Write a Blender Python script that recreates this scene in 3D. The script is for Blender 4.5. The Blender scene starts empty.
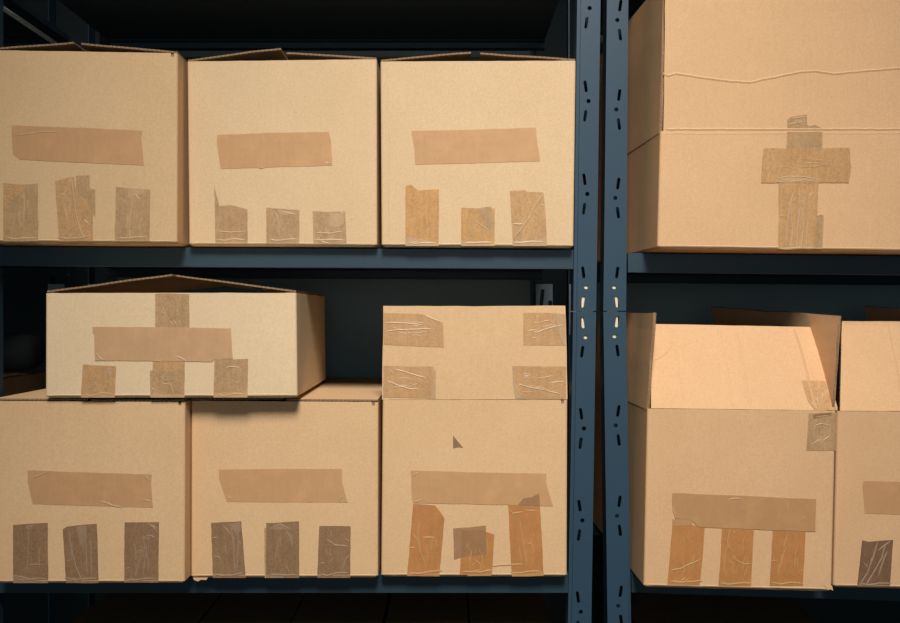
import bpy, bmesh, math, random
from mathutils import Vector, noise

random.seed(7)
scene = bpy.context.scene
COL = scene.collection
CAM_D, CAM_Z, F = 1.286, 1.2, 900.0     # camera distance in front of the rack posts, height, focal length in pixels of a 900 px wide frame

# ------------------------------------------------------------------ helpers
def ray(px, py):
    return Vector(((px - 450.0) / F, 1.0, (311.5 - py) / F))

CAMP = Vector((0, -CAM_D, CAM_Z))

def at(px, py, y):
    return CAMP + ray(px, py) * (y + CAM_D)

def hit(px, py, p0, n):
    r = ray(px, py)
    return CAMP + r * ((p0 - CAMP).dot(n) / r.dot(n))

def srgb(r, g, b):
    def f(c):
        c /= 255.0
        return c / 12.92 if c <= 0.04045 else ((c + 0.055) / 1.055) ** 2.4
    return (f(r), f(g), f(b), 1.0)

def empty(name, loc, label, cat, group=None):
    o = bpy.data.objects.new(name, None)
    COL.objects.link(o)
    o.location = loc
    o.empty_display_size = 0.05
    o['label'] = label
    o['category'] = cat
    if group:
        o['group'] = group
    return o

def link(name, bm, mats, parent=None, smooth=False):
    """mesh in world coordinates -> object, stored relative to its parents"""
    org = Vector((0, 0, 0))
    p = parent
    while p is not None:
        org += p.location
        p = p.parent
    bmesh.ops.translate(bm, verts=bm.verts, vec=-org)
    bmesh.ops.recalc_face_normals(bm, faces=bm.faces)
    me = bpy.data.meshes.new(name)
    bm.to_mesh(me)
    bm.free()
    if smooth:
        for f in me.polygons:
            f.use_smooth = True
    if not isinstance(mats, (list, tuple)):
        mats = [mats]
    for m in mats:
        me.materials.append(m)
    o = bpy.data.objects.new(name, me)
    COL.objects.link(o)
    o.parent = parent
    return o

def hexa(bm, a, b, mi=0):
    """box from 4 bottom points and 4 matching top points"""
    va = [bm.verts.new(p) for p in a]
    vb = [bm.verts.new(p) for p in b]
    fs = [bm.faces.new(va[::-1]), bm.faces.new(vb)]
    n = len(a)
    for i in range(n):
        fs.append(bm.faces.new((va[i], va[(i + 1) % n], vb[(i + 1) % n], vb[i])))
    for f in fs:
        f.material_index = mi
    return fs

def bar(bm, x0, x1, y0, y1, z0, z1, slope=0.0, xr=0.0, mi=0):
    dz = lambda x: slope * (x - xr)
    a = [(x0, y0, z0 + dz(x0)), (x1, y0, z0 + dz(x1)), (x1, y1, z0 + dz(x1)), (x0, y1, z0 + dz(x0))]
    b = [(x, y, z + z1 - z0) for x, y, z in a]
    return hexa(bm, a, b, mi)

# ------------------------------------------------------------------ materials
class NT:
    def __init__(self, name):
        self.m = bpy.data.materials.new(name)
        self.m.use_nodes = True
        self.t = self.m.node_tree
        self.b = self.t.nodes['Principled BSDF']
    def n(self, kind, **kw):
        x = self.t.nodes.new(kind)
        for k, v in kw.items():
            if k in x.inputs:
                x.inputs[k].default_value = v
            else:
                setattr(x, k, v)
        return x
    def l(self, a, b):
        self.t.links.new(a, b)
    def mix(self, fac, a, b, mode='MIX'):
        x = self.t.nodes.new('ShaderNodeMix')
        x.data_type = 'RGBA'
        x.blend_type = mode
        for s, v in ((x.inputs[0], fac), (x.inputs[6], a), (x.inputs[7], b)):
            if hasattr(v, 'is_linked'):
                self.l(v, s)
            else:
                s.default_value = v
        return x.outputs[2]
    def math(self, op, a, b=0.0):
        x = self.t.nodes.new('ShaderNodeMath')
        x.operation = op
        for s, v in ((x.inputs[0], a), (x.inputs[1], b)):
            if hasattr(v, 'is_linked'):
                self.l(v, s)
            else:
                s.default_value = v
        return x.outputs[0]
    def ramp(self, src, lo, hi):
        x = self.t.nodes.new('ShaderNodeMapRange')
        x.inputs[1].default_value = lo
        x.inputs[2].default_value = hi
        self.l(src, x.inputs[0])
        return x.outputs[0]

def flute_coord(k):
    co = k.n('ShaderNodeTexCoord').outputs['Object']
    sep = k.n('ShaderNodeSeparateXYZ')
    k.l(co, sep.inputs[0])
    s = k.math('ADD', sep.outputs[0], sep.outputs[1])
    return co, sep, s

def cardboard(name, col, seed=0.0):
    k = NT(name)
    co, sep, s = flute_coord(k)
    mp = k.n('ShaderNodeMapping')
    mp.inputs['Location'].default_value = (seed, seed * 1.7, seed * 0.6)
    k.l(co, mp.inputs[0])
    big = k.n('ShaderNodeTexNoise', Scale=9.0, Detail=3.0, Roughness=0.6)
    k.l(mp.outputs[0], big.inputs['Vector'])
    fine = k.n('ShaderNodeTexNoise', Scale=360.0, Detail=3.0, Roughness=0.75)
    k.l(mp.outputs[0], fine.inputs['Vector'])
    mp2 = k.n('ShaderNodeMapping')
    mp2.inputs['Scale'].default_value = (260, 260, 22)
    k.l(mp.outputs[0], mp2.inputs[0])
    fib = k.n('ShaderNodeTexNoise', Scale=1.0, Detail=2.0)
    k.l(mp2.outputs[0], fib.inputs['Vector'])
    dark = tuple(c * f for c, f in zip(col[:3], (0.95, 0.94, 0.92))) + (1,)
    lite = tuple(min(1, c * f) for c, f in zip(col[:3], (1.02, 1.02, 1.03))) + (1,)
    c = k.mix(k.ramp(big.outputs[0], 0.30, 0.70), dark, lite)
    c = k.mix(k.math('MULTIPLY', k.ramp(fine.outputs[0], 0.34, 0.72), 0.46), c, tuple(x * 0.66 for x in col[:3]) + (1,))
    c = k.mix(k.math('MULTIPLY', k.ramp(fib.outputs[0], 0.45, 0.8), 0.22), c, lite)
    k.l(c, k.b.inputs['Base Color'])
    k.b.inputs['Roughness'].default_value = 0.82
    k.b.inputs['Specular IOR Level'].default_value = 0.25
    fl = k.math('SINE', k.math('MULTIPLY', s, 2 * math.pi / 0.0068))
    h = k.math('ADD', k.math('MULTIPLY', fl, 0.00001), k.math('MULTIPLY', fine.outputs[0], 0.00006))
    mid = k.n('ShaderNodeTexNoise', Scale=26.0, Detail=2.0)
    k.l(mp.outputs[0], mid.inputs['Vector'])
    h = k.math('ADD', h, k.math('MULTIPLY', mid.outputs[0], 0.0004))
    bp = k.n('ShaderNodeBump', Strength=0.8, Distance=1.0)
    k.l(h, bp.inputs['Height'])
    k.l(bp.outputs[0], k.b.inputs['Normal'])
    return k.m

def cut_edge(name, col):
    k = NT(name)
    co, sep, s = flute_coord(k)
    w = k.math('SINE', k.math('MULTIPLY', s, 2 * math.pi / 0.0062))
    nz = k.n('ShaderNodeTexNoise', Scale=240.0, Detail=2.0)
    k.l(co, nz.inputs['Vector'])
    f = k.ramp(k.math('ADD', w, k.math('MULTIPLY', nz.outputs[0], 2.4)), 0.0, 2.6)
    c = k.mix(f, tuple(x * 0.66 for x in col[:3]) + (1,), tuple(min(1, x * 0.95) for x in col[:3]) + (1,))
    k.l(c, k.b.inputs['Base Color'])
    k.b.inputs['Roughness'].default_value = 0.9
    bp = k.n('ShaderNodeBump', Strength=0.7, Distance=0.002)
    k.l(f, bp.inputs['Height'])
    k.l(bp.outputs[0], k.b.inputs['Normal'])
    return k.m

def tape_mat(name, col, alpha=0.86, rough=0.38, mott=0.5):
    k = NT(name)
    co, sep, s = flute_coord(k)
    mp = k.n('ShaderNodeMapping')
    mp.inputs['Scale'].default_value = (150, 150, 18)
    k.l(co, mp.inputs[0])
    st = k.n('ShaderNodeTexNoise', Scale=1.0, Detail=3.0, Roughness=0.6)
    k.l(mp.outputs[0], st.inputs['Vector'])
    sp = k.n('ShaderNodeTexNoise', Scale=330.0, Detail=3.0, Roughness=0.7)
    k.l(co, sp.inputs['Vector'])
    bl = k.n('ShaderNodeTexNoise', Scale=38.0, Detail=2.0)
    k.l(co, bl.inputs['Vector'])
    dark = tuple(c * 0.68 for c in col[:3]) + (1,)
    lite = tuple(min(1, c * 1.28) for c in col[:3]) + (1,)
    c = k.mix(k.math('MULTIPLY', k.ramp(st.outputs[0], 0.35, 0.75), mott), col, lite)
    c = k.mix(k.math('MULTIPLY', k.ramp(sp.outputs[0], 0.42, 0.75), mott), c, dark)
    c = k.mix(k.math('MULTIPLY', k.ramp(bl.outputs[0], 0.45, 0.7), 0.3), c, lite)
    k.l(c, k.b.inputs['Base Color'])
    k.b.inputs['Roughness'].default_value = rough
    k.b.inputs['Specular IOR Level'].default_value = 0.45
    k.b.inputs['Alpha'].default_value = alpha
    h = k.math('ADD', k.math('MULTIPLY', st.outputs[0], 0.0005), k.math('MULTIPLY', bl.outputs[0], 0.0009))
    h = k.math('ADD', h, k.math('MULTIPLY', sp.outputs[0], 0.00008))
    bp = k.n('ShaderNodeBump', Strength=0.8, Distance=1.0)
    k.l(h, bp.inputs['Height'])
    k.l(bp.outputs[0], k.b.inputs['Normal'])
    return k.m

def plain(name, col, rough=0.5, spec=0.5, metal=0.0, var=0.12, scale=30.0, bump=0.0002):
    k = NT(name)
    co = k.n('ShaderNodeTexCoord').outputs['Object']
    nz = k.n('ShaderNodeTexNoise', Scale=scale, Detail=4.0, Roughness=0.6)
    k.l(co, nz.inputs['Vector'])
    c = k.mix(nz.outputs[0], tuple(x * (1 - var) for x in col[:3]) + (1,), tuple(min(1, x * (1 + var)) for x in col[:3]) + (1,))
    k.l(c, k.b.inputs['Base Color'])
    k.b.inputs['Roughness'].default_value = rough
    k.b.inputs['Specular IOR Level'].default_value = spec
    k.b.inputs['Metallic'].default_value = metal
    fn = k.n('ShaderNodeTexNoise', Scale=scale * 12, Detail=2.0)
    k.l(co, fn.inputs['Vector'])
    bp = k.n('ShaderNodeBump', Strength=1.0, Distance=bump)
    k.l(fn.outputs[0], bp.inputs['Height'])
    k.l(bp.outputs[0], k.b.inputs['Normal'])
    return k.m

C_CREAM, C_KRAFT, C_WARM, C_TAN = srgb(236, 205, 165), srgb(229, 188, 142), srgb(226, 181, 136), srgb(229, 195, 153)
M = {
    'cream': cardboard('cardboard_cream', C_CREAM, 1.3),
    'kraft': cardboard('cardboard_kraft', C_KRAFT, 4.1),
    'warm': cardboard('cardboard_warm', C_WARM, 7.7),
    'tan': cardboard('cardboard_tan', C_TAN, 2.2),
    'fawn': cardboard('cardboard_fawn', srgb(222, 184, 139), 3.3),
    'kraft_shaded': cardboard('cardboard_kraft_shaded', srgb(122, 98, 74), 5.2),  # kraft darkened: gloom of the shelf below put into the colour
    'edge': cut_edge('corrugated_cut_edge', srgb(164, 128, 92)),
    't_pink': tape_mat('tape_pinkish_tan', srgb(205, 156, 110), 0.88, 0.45, 0.18),
    't_pale': tape_mat('tape_pale_tan', srgb(214, 165, 116), 0.82, 0.42, 0.18),
    't_sand': tape_mat('tape_sand', srgb(206, 159, 110), 0.84, 0.34, 0.85),
    't_grey': tape_mat('tape_grey_brown', srgb(192, 153, 111), 0.86, 0.34, 0.85),
    't_dark': tape_mat('tape_dark_brown', srgb(153, 118, 86), 0.90, 0.32, 0.9),
    't_umber': tape_mat('tape_umber', srgb(130, 98, 74), 0.92, 0.3, 0.7),
    't_orange': tape_mat('tape_orange_brown', srgb(194, 133, 80), 0.92, 0.32, 0.5),
    't_brown': tape_mat('tape_brown', srgb(199, 150, 104), 0.86, 0.4, 0.2),
    't_amber': tape_mat('tape_amber', srgb(206, 155, 96), 0.88, 0.34, 0.85),
    't_peach': tape_mat('tape_peach', srgb(215, 170, 126), 0.78, 0.42, 0.2),
    't_mauve': tape_mat('tape_mauve', srgb(186, 142, 102), 0.45, 0.4, 0.2),
    't_lift': tape_mat('tape_lifted_pale', srgb(208, 170, 128), 0.8, 0.42, 0.3),
    't_lift_dark': tape_mat('tape_lifted_dull', srgb(166, 136, 108), 0.85, 0.45, 0.3),
    't_lift_orange': tape_mat('tape_lifted_amber', srgb(204, 154, 96), 0.85, 0.45, 0.3),
    'blue': plain('slate_blue_paint', srgb(45, 68, 85), 0.42, 0.4, 0.0, 0.05, 14.0, 0.00006),
    'blue_shaded': plain('slate_blue_shaded', srgb(43, 62, 74), 0.42, 0.4, 0.0, 0.05, 14.0, 0.00006),  # same paint as the posts, with the beams' shade put into the colour
    'steel': plain('pale_steel_and_lit_brace', srgb(150, 170, 184), 0.4, 0.5, 0.0, 0.05),
    'zinc': plain('pale_zinc', srgb(236, 216, 180), 0.5, 0.5, 0.0, 0.05),
    'panel': plain('dark_grey_sheet', srgb(126, 144, 147), 0.6, 0.35, 0.0, 0.06, 5.0),
    'deck': plain('shelf_deck_steel', srgb(52, 66, 76), 0.45, 0.4, 0.0, 0.08, 9.0),
    'wall': plain('dark_wall_paint', srgb(34, 44, 47), 0.8, 0.3, 0.0, 0.1, 3.0),
    'floor': plain('dark_concrete', srgb(70, 68, 66), 0.8, 0.3, 0.0, 0.2, 6.0),
    'cloth': plain('dark_grey_cloth', srgb(70, 78, 80), 0.9, 0.2, 0.0, 0.15, 60.0, 0.001),
}
LIFT = {'t_dark': 't_lift_dark', 't_umber': 't_lift_dark', 't_orange': 't_lift_orange'}

# ------------------------------------------------------------------ cardboard boxes
class Quad:
    """a flat face of a box, found by pixel"""
    def __init__(self, p0, n):
        self.zmin = -9.0
        self.p0, self.n = Vector(p0), Vector(n).normalized()
        if self.n.y > 0:
            self.n = -self.n
    def __call__(self, px, py, off=0.0):
        p = hit(px, py, self.p0 + self.n * off, self.n)
        p.z = max(p.z, self.zmin)
        return p

def ridge(bm, pts, n, w=0.0011, h=0.0006, mi=1, taper=True):
    """raised crease along a polyline lying on a face with normal n"""
    m = len(pts)
    rows = []
    for i, p in enumerate(pts):
        d = (pts[min(i + 1, m - 1)] - pts[max(i - 1, 0)]).normalized()
        s = d.cross(n).normalized()
        k = 1.0 if not taper else (0.25 if i in (0, m - 1) else 1.0)
        rows.append([bm.verts.new(p - s * w * k), bm.verts.new(p + n * h * k), bm.verts.new(p + s * w * k)])
    for a, b in zip(rows, rows[1:]):
        for j in range(2):
            f = bm.faces.new((a[j], a[j + 1], b[j + 1], b[j]))
            f.material_index = mi

def smoothline(pts, q, off):
    """px polyline -> finer 3D polyline with a little wander"""
    out = []
    for (x0, y0), (x1, y1) in zip(pts, pts[1:]):
        k = max(2, int(math.hypot(x1 - x0, y1 - y0) / 4))
        for i in range(k):
            t = i / k
            j = 0.0 if (i == 0 and not out) else 0.25
            out.append(q(x0 + (x1 - x0) * t + random.uniform(-j, j), y0 + (y1 - y0) * t + random.uniform(-j, j), off))
    out.append(q(pts[-1][0], pts[-1][1], off))
    return out

def conv(ref, pts):
    ox, oy, s = ref
    return [(ox + x / s, oy + y / s) for x, y in pts]

def inside(x, y, poly):
    r = False
    for (x0, y0), (x1, y1) in zip(poly, poly[1:] + poly[:1]):
        if (y0 > y) != (y1 > y) and x < x0 + (y - y0) * (x1 - x0) / (y1 - y0):
            r = not r
    return r

def tape(parent, q, mat, ref, poly, layer=0, creases=(), patches=(), label=None, fine=1.0):
    """a strip of packing tape stuck on face q: outline, raised creases, lifted pale patches"""
    bm = bmesh.new()
    off = 0.0004 + 0.00022 * layer
    pp = conv(ref, poly)
    out = []
    for i, (x0, y0) in enumerate(pp):           # slightly uneven tape edges
        x1, y1 = pp[(i + 1) % len(pp)]
        k = max(1, int(math.hypot(x1 - x0, y1 - y0) / 7))
        for j in range(k):
            t = j / k
            e = 0.0 if j == 0 else 0.22
            out.append((x0 + (x1 - x0) * t + random.uniform(-e, e), y0 + (y1 - y0) * t + random.uniform(-e, e)))
    hexa(bm, [q(x, y, off - 0.00015) for x, y in out], [q(x, y, off) for x, y in out])
    for c in creases:
        ridge(bm, smoothline(conv(ref, c), q, off), q.n, 0.0012 * fine, 0.0005 * fine, 1)
    if mat in ('t_sand', 't_grey', 't_dark', 't_umber', 't_amber', 't_orange') and creases:     # faint wrinkles along the strip
        xs, ys = [p[0] for p in pp], [p[1] for p in pp]
        w, h = max(xs) - min(xs), max(ys) - min(ys)
        for i in range(6):
            if h >= w * 0.8:
                x = min(xs) + w * random.uniform(0.2, 0.8)
                y = min(ys) + h * random.uniform(0.15, 0.6)
                l = h * random.uniform(0.12, 0.35)
                c = [(x, y), (x + random.uniform(-2, 2), y + l * 0.5), (x + random.uniform(-3, 3), y + l)]
            else:
                x = min(xs) + w * random.uniform(0.15, 0.5)
                y = min(ys) + h * random.uniform(0.25, 0.8)
                l = w * random.uniform(0.12, 0.35)
                c = [(x, y), (x + l * 0.5, y + random.uniform(-2, 2)), (x + l, y + random.uniform(-3, 3))]
            if all(inside(x, y, pp) for x, y in c):
                ridge(bm, smoothline(c, q, off), q.n, 0.0009, 0.0003, random.choice((0, 1)))
        if h >= w * 0.8 and hasattr(q, 'ybot') and max(ys) > q.ybot - 6:                         # crinkle where the tape folds under the box
            y = max(ys)
            c = [(min(xs) + 2, y - random.uniform(3, 5)), (min(xs) + w * 0.3, y - random.uniform(2, 3.5)), (min(xs) + w * 0.6, y - random.uniform(2.5, 5)), (max(xs) - 2, y - random.uniform(3, 6))]
            ridge(bm, smoothline(c, q, off), q.n, 0.0016, 0.0005, 1)
    for c in patches:
        c = conv(ref, c)
        hexa(bm, [q(x, y, off - 0.0001) for x, y in c], [q(x, y, off + 0.00012) for x, y in c], 1)
    o = link('packing_tape', bm, [M[mat], M[LIFT.get(mat, 't_lift')]], parent)
    if label:
        o['label'] = label
    return o

def slab(parent, pts, th, mat, name='flap', nu=10, nv=6, warp=0.0012, marks=(), seed=0.0, rag=0.0006, label=None):
    """a cardboard flap: pts = hinge a, hinge b, tip b, tip a; thickness runs along +normal*th"""
    a, b, c, d = [Vector(p) for p in pts]
    n = (b - a).cross(d - a).normalized()
    bm = bmesh.new()
    grid = []
    for side in (0, 1):
        g = []
        for j in range(nv + 1):
            v = j / nv
            row = []
            for i in range(nu + 1):
                u = i / nu
                p = (a * (1 - u) + b * u) * (1 - v) + (d * (1 - u) + c * u) * v
                nz = noise.noise(Vector((u * 2.3 + seed, v * 2.0, seed * 1.7)))
                p = p + n * (warp * nz * v)
                if i in (0, nu) or j == nv:
                    e = rag * noise.noise(Vector((u * 31 + seed, v * 27, 3.1 + seed)))
                    p = p + (b - a).normalized() * (e if i in (0, nu) else 0) + (d - a).normalized() * (e if j == nv else 0)
                row.append(bm.verts.new(p + n * (th * side)))
            g.append(row)
        grid.append(g)
    for side, g in enumerate(grid):
        for j in range(nv):
            for i in range(nu):
                bm.faces.new((g[j][i], g[j][i + 1], g[j + 1][i + 1], g[j + 1][i]))
    g0, g1 = grid
    def edge(x, y):
        for k in range(len(x) - 1):
            f = bm.faces.new((x[k], x[k + 1], y[k + 1], y[k]))
            f.material_index = 1
    edge(g0[0], g1[0])
    edge(g0[-1], g1[-1])
    edge([r[0] for r in g0], [r[0] for r in g1])
    edge([r[-1] for r in g0], [r[-1] for r in g1])
    for (q, pxs, w, h) in marks:
        ridge(bm, smoothline(pxs, q, 0.0002), q.n, w, h, 0)
    o = link(name, bm, [mat, M['edge']], parent)
    if label:
        o['label'] = label
    return o

def carton(label, deck, xs, ytop, yl, yr, depth, mat, group, name='cardboard_box', notch=True, top_z=None, seed=0.0, lip=True, marks=()):
    """open-topped carton. xs = pixel x of TL, TR, BR, BL of the front; ytop = pixel y of TL, TR; yl, yr = distance of the front's two ends;
    deck(x) = height of what it stands on"""
    xtl, xtr, xbr, xbl = xs
    A = at(xbl, 311.5, yl); B = at(xbr, 311.5, yr)
    A.z = deck(A.x) + 0.001; B.z = deck(B.x) + 0.001
    ab = Vector((B.x - A.x, B.y - A.y, 0)).normalized()
    n = Vector((-ab.y, ab.x, 0))                      # into the shelf
    q = Quad(A, -n)
    q.zmin = max(A.z, B.z) + 0.0004
    if top_z is None:
        TL, TR = q(xtl, ytop[0]), q(xtr, ytop[1])
    else:
        TL, TR = q(xtl, ytop[0]), q(xtr, ytop[1])
        TL.z = TR.z = top_z
    q.ybot = 311.5 - (A.z - CAM_Z) * F / (A.y + CAM_D)
    W = (B - A).length
    H = TL.z - A.z
    root = empty(name, (A + B) / 2 + n * depth / 2, label, 'box', group)
    th, r = 0.0045, 0.0035
    def P(s, t, z):
        u, v = s / W, z / H
        p = (A * (1 - u) + B * u) * (1 - v) + (TL * (1 - u) + TR * u) * v
        return p + n * t
    def ringpts(i):
        pts = []
        for (cx, cy, a0) in ((i + r, i + r, 180), (W - i - r, i + r, 270), (W - i - r, depth - i - r, 0), (i + r, depth - i - r, 90)):
            for k in range(4):
                a = math.radians(a0 + 30 * k)
                pts.append((cx + r * math.cos(a), cy + r * math.sin(a)))
        return pts
    # insert extra columns along each side
    def dense(i):
        pts = ringpts(i)
        out = []
        for k in range(16):
            x0, y0 = pts[k]
            x1, y1 = pts[(k + 1) % 16]
            out.append((x0, y0))
            if k % 4 == 3:
                L = math.hypot(x1 - x0, y1 - y0)
                cuts = [e / L for e in (0.0012, 0.0016, 0.0055, 0.0059)]
                cuts = cuts + [c / 18 for c in range(1, 18)] + [1 - e for e in cuts[::-1]]
                for c in cuts:
                    out.append((x0 + (x1 - x0) * c, y0 + (y1 - y0) * c))
        return out
    ro, ri, rb = dense(0.0), dense(th), dense(0.003)
    nn = len(ro)
    zs = [0.003] + [0.003 + (H - 0.003) * k / 8 for k in range(1, 9)]
    bm = bmesh.new()
    def jit(x, y, k, amp):
        return amp * noise.noise(Vector((x * 90 + seed, y * 90, k * 3.3 + seed)))
    def loop(pts, z, top=False, amp=0.0):
        vs = []
        for idx, (x, y) in enumerate(pts):
            dz = jit(x, y, z, amp)
            if top and notch and y < th * 1.5 and W - 0.0092 < x < W - 0.0049:
                dz -= 0.005
            vs.append(bm.verts.new(P(x, y, z + dz)))
        return vs
    loops = [loop(rb, 0.0, amp=0.0003)] + [loop(ro, z, top=(k == 8), amp=0.0005 if k in (0, 8) else 0.0) for k, z in enumerate(zs)]
    loops += [loop(ri, H, top=True, amp=0.0004), loop(ri, H * 0.5), loop(ri, th)]
    for k, (l0, l1) in enumerate(zip(loops, loops[1:])):
        for i in range(nn):
            f = bm.faces.new((l0[i], l0[(i + 1) % nn], l1[(i + 1) % nn], l1[i]))
            f.material_index = 1 if k == 9 else 0
    bm.faces.new(loops[0][::-1])
    bm.faces.new(loops[-1])
    if lip:                                           # scored line just above the bottom edge
        ridge(bm, [P(W * k / 24, 0, 0.0042 + jit(k, 0, 1, 0.0004)) for k in range(25)], q.n, 0.0011, 0.0005, 0)
    for (pxs, w, h) in marks:
        ridge(bm, smoothline(pxs, q, 0.0), q.n, w, h, 0)
    body = link('body', bm, [mat, M['edge']], root)
    return dict(root=root, q=q, P=P, W=W, H=H, D=depth, n=n, ab=ab, TL=TL, TR=TR, A=A, B=B, mat=mat, body=body)

def torn(b, polys):
    bm = bmesh.new()
    q = b['q']
    z, q.zmin = q.zmin, -9.0
    for pts in polys:
        hexa(bm, [q(x, y, 0.0001) for x, y in pts], [q(x, y, 0.0006) for x, y in pts])
    q.zmin = z
    link('torn_paper', bm, [b['mat']], b['root'])

def side_flaps(b, lt, rt, seed=0.0, back=None):
    """two side flaps; lt / rt = pixel of each one's front tip corner, lifted as in the photo"""
    q, n, D = b['q'], b['n'], b['D']
    ins = 0.003
    up = Vector((0, 0, 0.0008))
    for s, (tip, corner) in enumerate(((lt, b['TL']), (rt, b['TR']))):
        h0 = corner + n * ins + up + b['ab'] * (0.001 if s == 0 else -0.001)
        t0 = q(tip[0], tip[1], -ins)
        if t0.z < h0.z + 0.0008: t0.z = h0.z + 0.0008
        sh = n * (D - 2 * ins)
        t1 = t0 + sh
        if back is not None:
            t1.z += back[s]
        pts = (h0, h0 + sh, t1, t0) if s == 1 else (h0 + sh, h0, t0, t1)
        slab(b['root'], pts, 0.0024, b['mat'], nu=8, nv=12, seed=seed + s * 3.1, warp=0.003, rag=0.001)

def flat_flaps(b, lift=0.0, seed=0.0):
    n, D, ab, W = b['n'], b['D'], b['ab'], b['W']
    up = Vector((0, 0, 0.0008))
    for s, corner in ((0, b['TL']), (1, b['TR'])):
        sg = 1 if s == 0 else -1
        h0 = corner + n * 0.002 + up + ab * (0.001 * sg)
        t0 = h0 + ab * (sg * (W * 0.5 - 0.0025)) + Vector((0, 0, lift))
        sh = n * (D - 0.004)
        pts = (h0, h0 + sh, t0 + sh, t0) if s == 1 else (h0 + sh, h0, t0, t0 + sh)
        slab(b['root'], pts, 0.0024, b['mat'], nu=6, nv=8, seed=seed + s * 2.7, warp=0.0004, rag=0.0005)

# ------------------------------------------------------------------ shelf heights (from the beams)
def line(x0, y0, x1, y1):
    """pixel line at the plane of the posts -> z(x)"""
    a, b = at(x0, y0, 0), at(x1, y1, 0)
    s = (b.z - a.z) / (b.x - a.x)
    return (lambda x: a.z + s * (x - a.x)), s, a
BH = 0.0285
Lup, sLu, aLu = line(0, 245.8, 575, 249.2)
Llo, sLl, aLl = line(0, 574.0, 575, 574.0)
Rup, sRu, aRu = line(628, 252.5, 900, 255.0)
Rlo, sRl, aRl = line(628, 573.5, 900, 582.0)

# ------------------------------------------------------------------ the boxes
G1 = 'taped cartons in a row on the upper left shelf'
G2 = 'taped cartons in a row on the lower left shelf'

# upper left shelf
R2, C4, D8 = (0, 120, 4.45), (180, 120, 4.09), (395, 120, 4.794)
b = carton('leftmost box of the upper left shelf, its right side showing, standing slightly forward',
           Lup, (-13, 177.5, 177, -13), (50.0, 53.2), -0.045, -0.043, 0.39, M['fawn'], G1, seed=1.0)
side_flaps(b, (74, 43.5), (81, 44.5), 1.0)
q, r = b['q'], b['root']
tape(r, q, 't_pink', R2, [(50, 24), (400, 36), (634, 48), (628, 78), (641, 202), (400, 191), (90, 176), (58, 152)], 0,
     [[(68, 66), (130, 62), (180, 54), (268, 52)]], label='broad pinkish tan strip')
tape(r, q, 't_sand', R2, [(14, 280), (95, 288), (150, 284), (95, 320), (14, 400)], 0)
tape(r, q, 't_dark' if 0 else 't_grey', R2, [(14, 402), (60, 350), (95, 318), (130, 290), (168, 281), (170, 540), (14, 540)], 1,
     [[(105, 320), (108, 390), (104, 450)], [(100, 455), (80, 490)], [(82, 400), (84, 450)]])
tape(r, q, 't_grey', R2, [(338, 248), (398, 246), (400, 305), (424, 310), (424, 430), (400, 400), (338, 330)], 0, label='dark torn corner')
tape(r, q, 't_sand', R2, [(245, 272), (300, 257), (328, 252), (338, 312), (375, 350), (412, 415), (414, 540), (262, 540)], 1,
     [[(318, 256), (326, 330), (340, 430), (360, 500)], [(302, 330), (284, 390), (302, 465)], [(306, 258), (314, 290)],
      [(262, 532), (320, 480), (340, 462)], [(300, 538), (340, 500), (352, 478)], [(380, 535), (362, 500), (350, 470)], [(250, 330), (300, 334)], [(370, 440), (400, 470)]])
tape(r, q, 't_grey', R2, [(516, 298), (590, 304), (668, 310), (664, 540), (510, 540)], 0,
     [[(578, 360), (590, 338), (606, 334), (624, 360)], [(590, 340), (578, 430), (574, 530)], [(570, 310), (572, 350)]],
     [[(570, 302), (666, 312), (640, 330), (600, 335), (575, 350)]])
tape(r, q, 't_grey', R2, [(640, 312), (668, 311), (665, 540), (636, 540)], 1)

b = carton('middle box of the upper left shelf, three low greyish tape squares along its bottom',
           Lup, (187.0, 376.8, 377.2, 188.8), (61.5, 59.2), -0.012, -0.012, 0.39, M['tan'], G1, seed=2.0, notch=False)
side_flaps(b, (281, 49.5), (286, 54.5), 2.3)
q, r = b['q'], b['root']
tape(r, q, 't_pale', C4, [(151, 61), (380, 52), (608, 48), (618, 85), (623, 186), (400, 192), (167, 200), (150, 95)], 0,
     [[(585, 172), (604, 178), (618, 176)], [(320, 198), (350, 193)]], label='broad pinkish tan strip')
tape(r, q, 't_grey', C4, [(140, 268), (150, 310), (162, 352), (210, 348), (276, 366), (276, 506), (145, 506)], 0,
     [[(145, 455), (210, 460), (270, 455)]])
tape(r, q, 't_grey', C4, [(353, 358), (430, 364), (488, 368), (488, 506), (353, 506)], 0,
     [[(385, 370), (400, 400), (408, 470)], [(405, 372), (440, 380), (475, 386)], [(372, 470), (364, 500)], [(410, 400), (404, 440), (408, 490)]],
     [[(395, 368), (470, 376), (440, 390), (410, 384)]])
tape(r, q, 't_grey', C4, [(542, 372), (600, 376), (675, 374), (682, 506), (546, 506)], 0,
     [[(618, 376), (612, 430)], [(655, 375), (675, 390)], [(560, 480), (580, 498), (608, 504)], [(550, 460), (610, 464), (665, 456)]],
     [[(612, 378), (668, 382), (672, 420), (650, 438), (612, 436)]])
tape(r, q, 't_pale', C4, [(700, 404), (706, 405), (706, 408), (700, 407)], 0)
tape(r, q, 't_dark', C4, [(430, 196), (440, 196), (442, 200), (430, 201)], 0) if 0 else None

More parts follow.
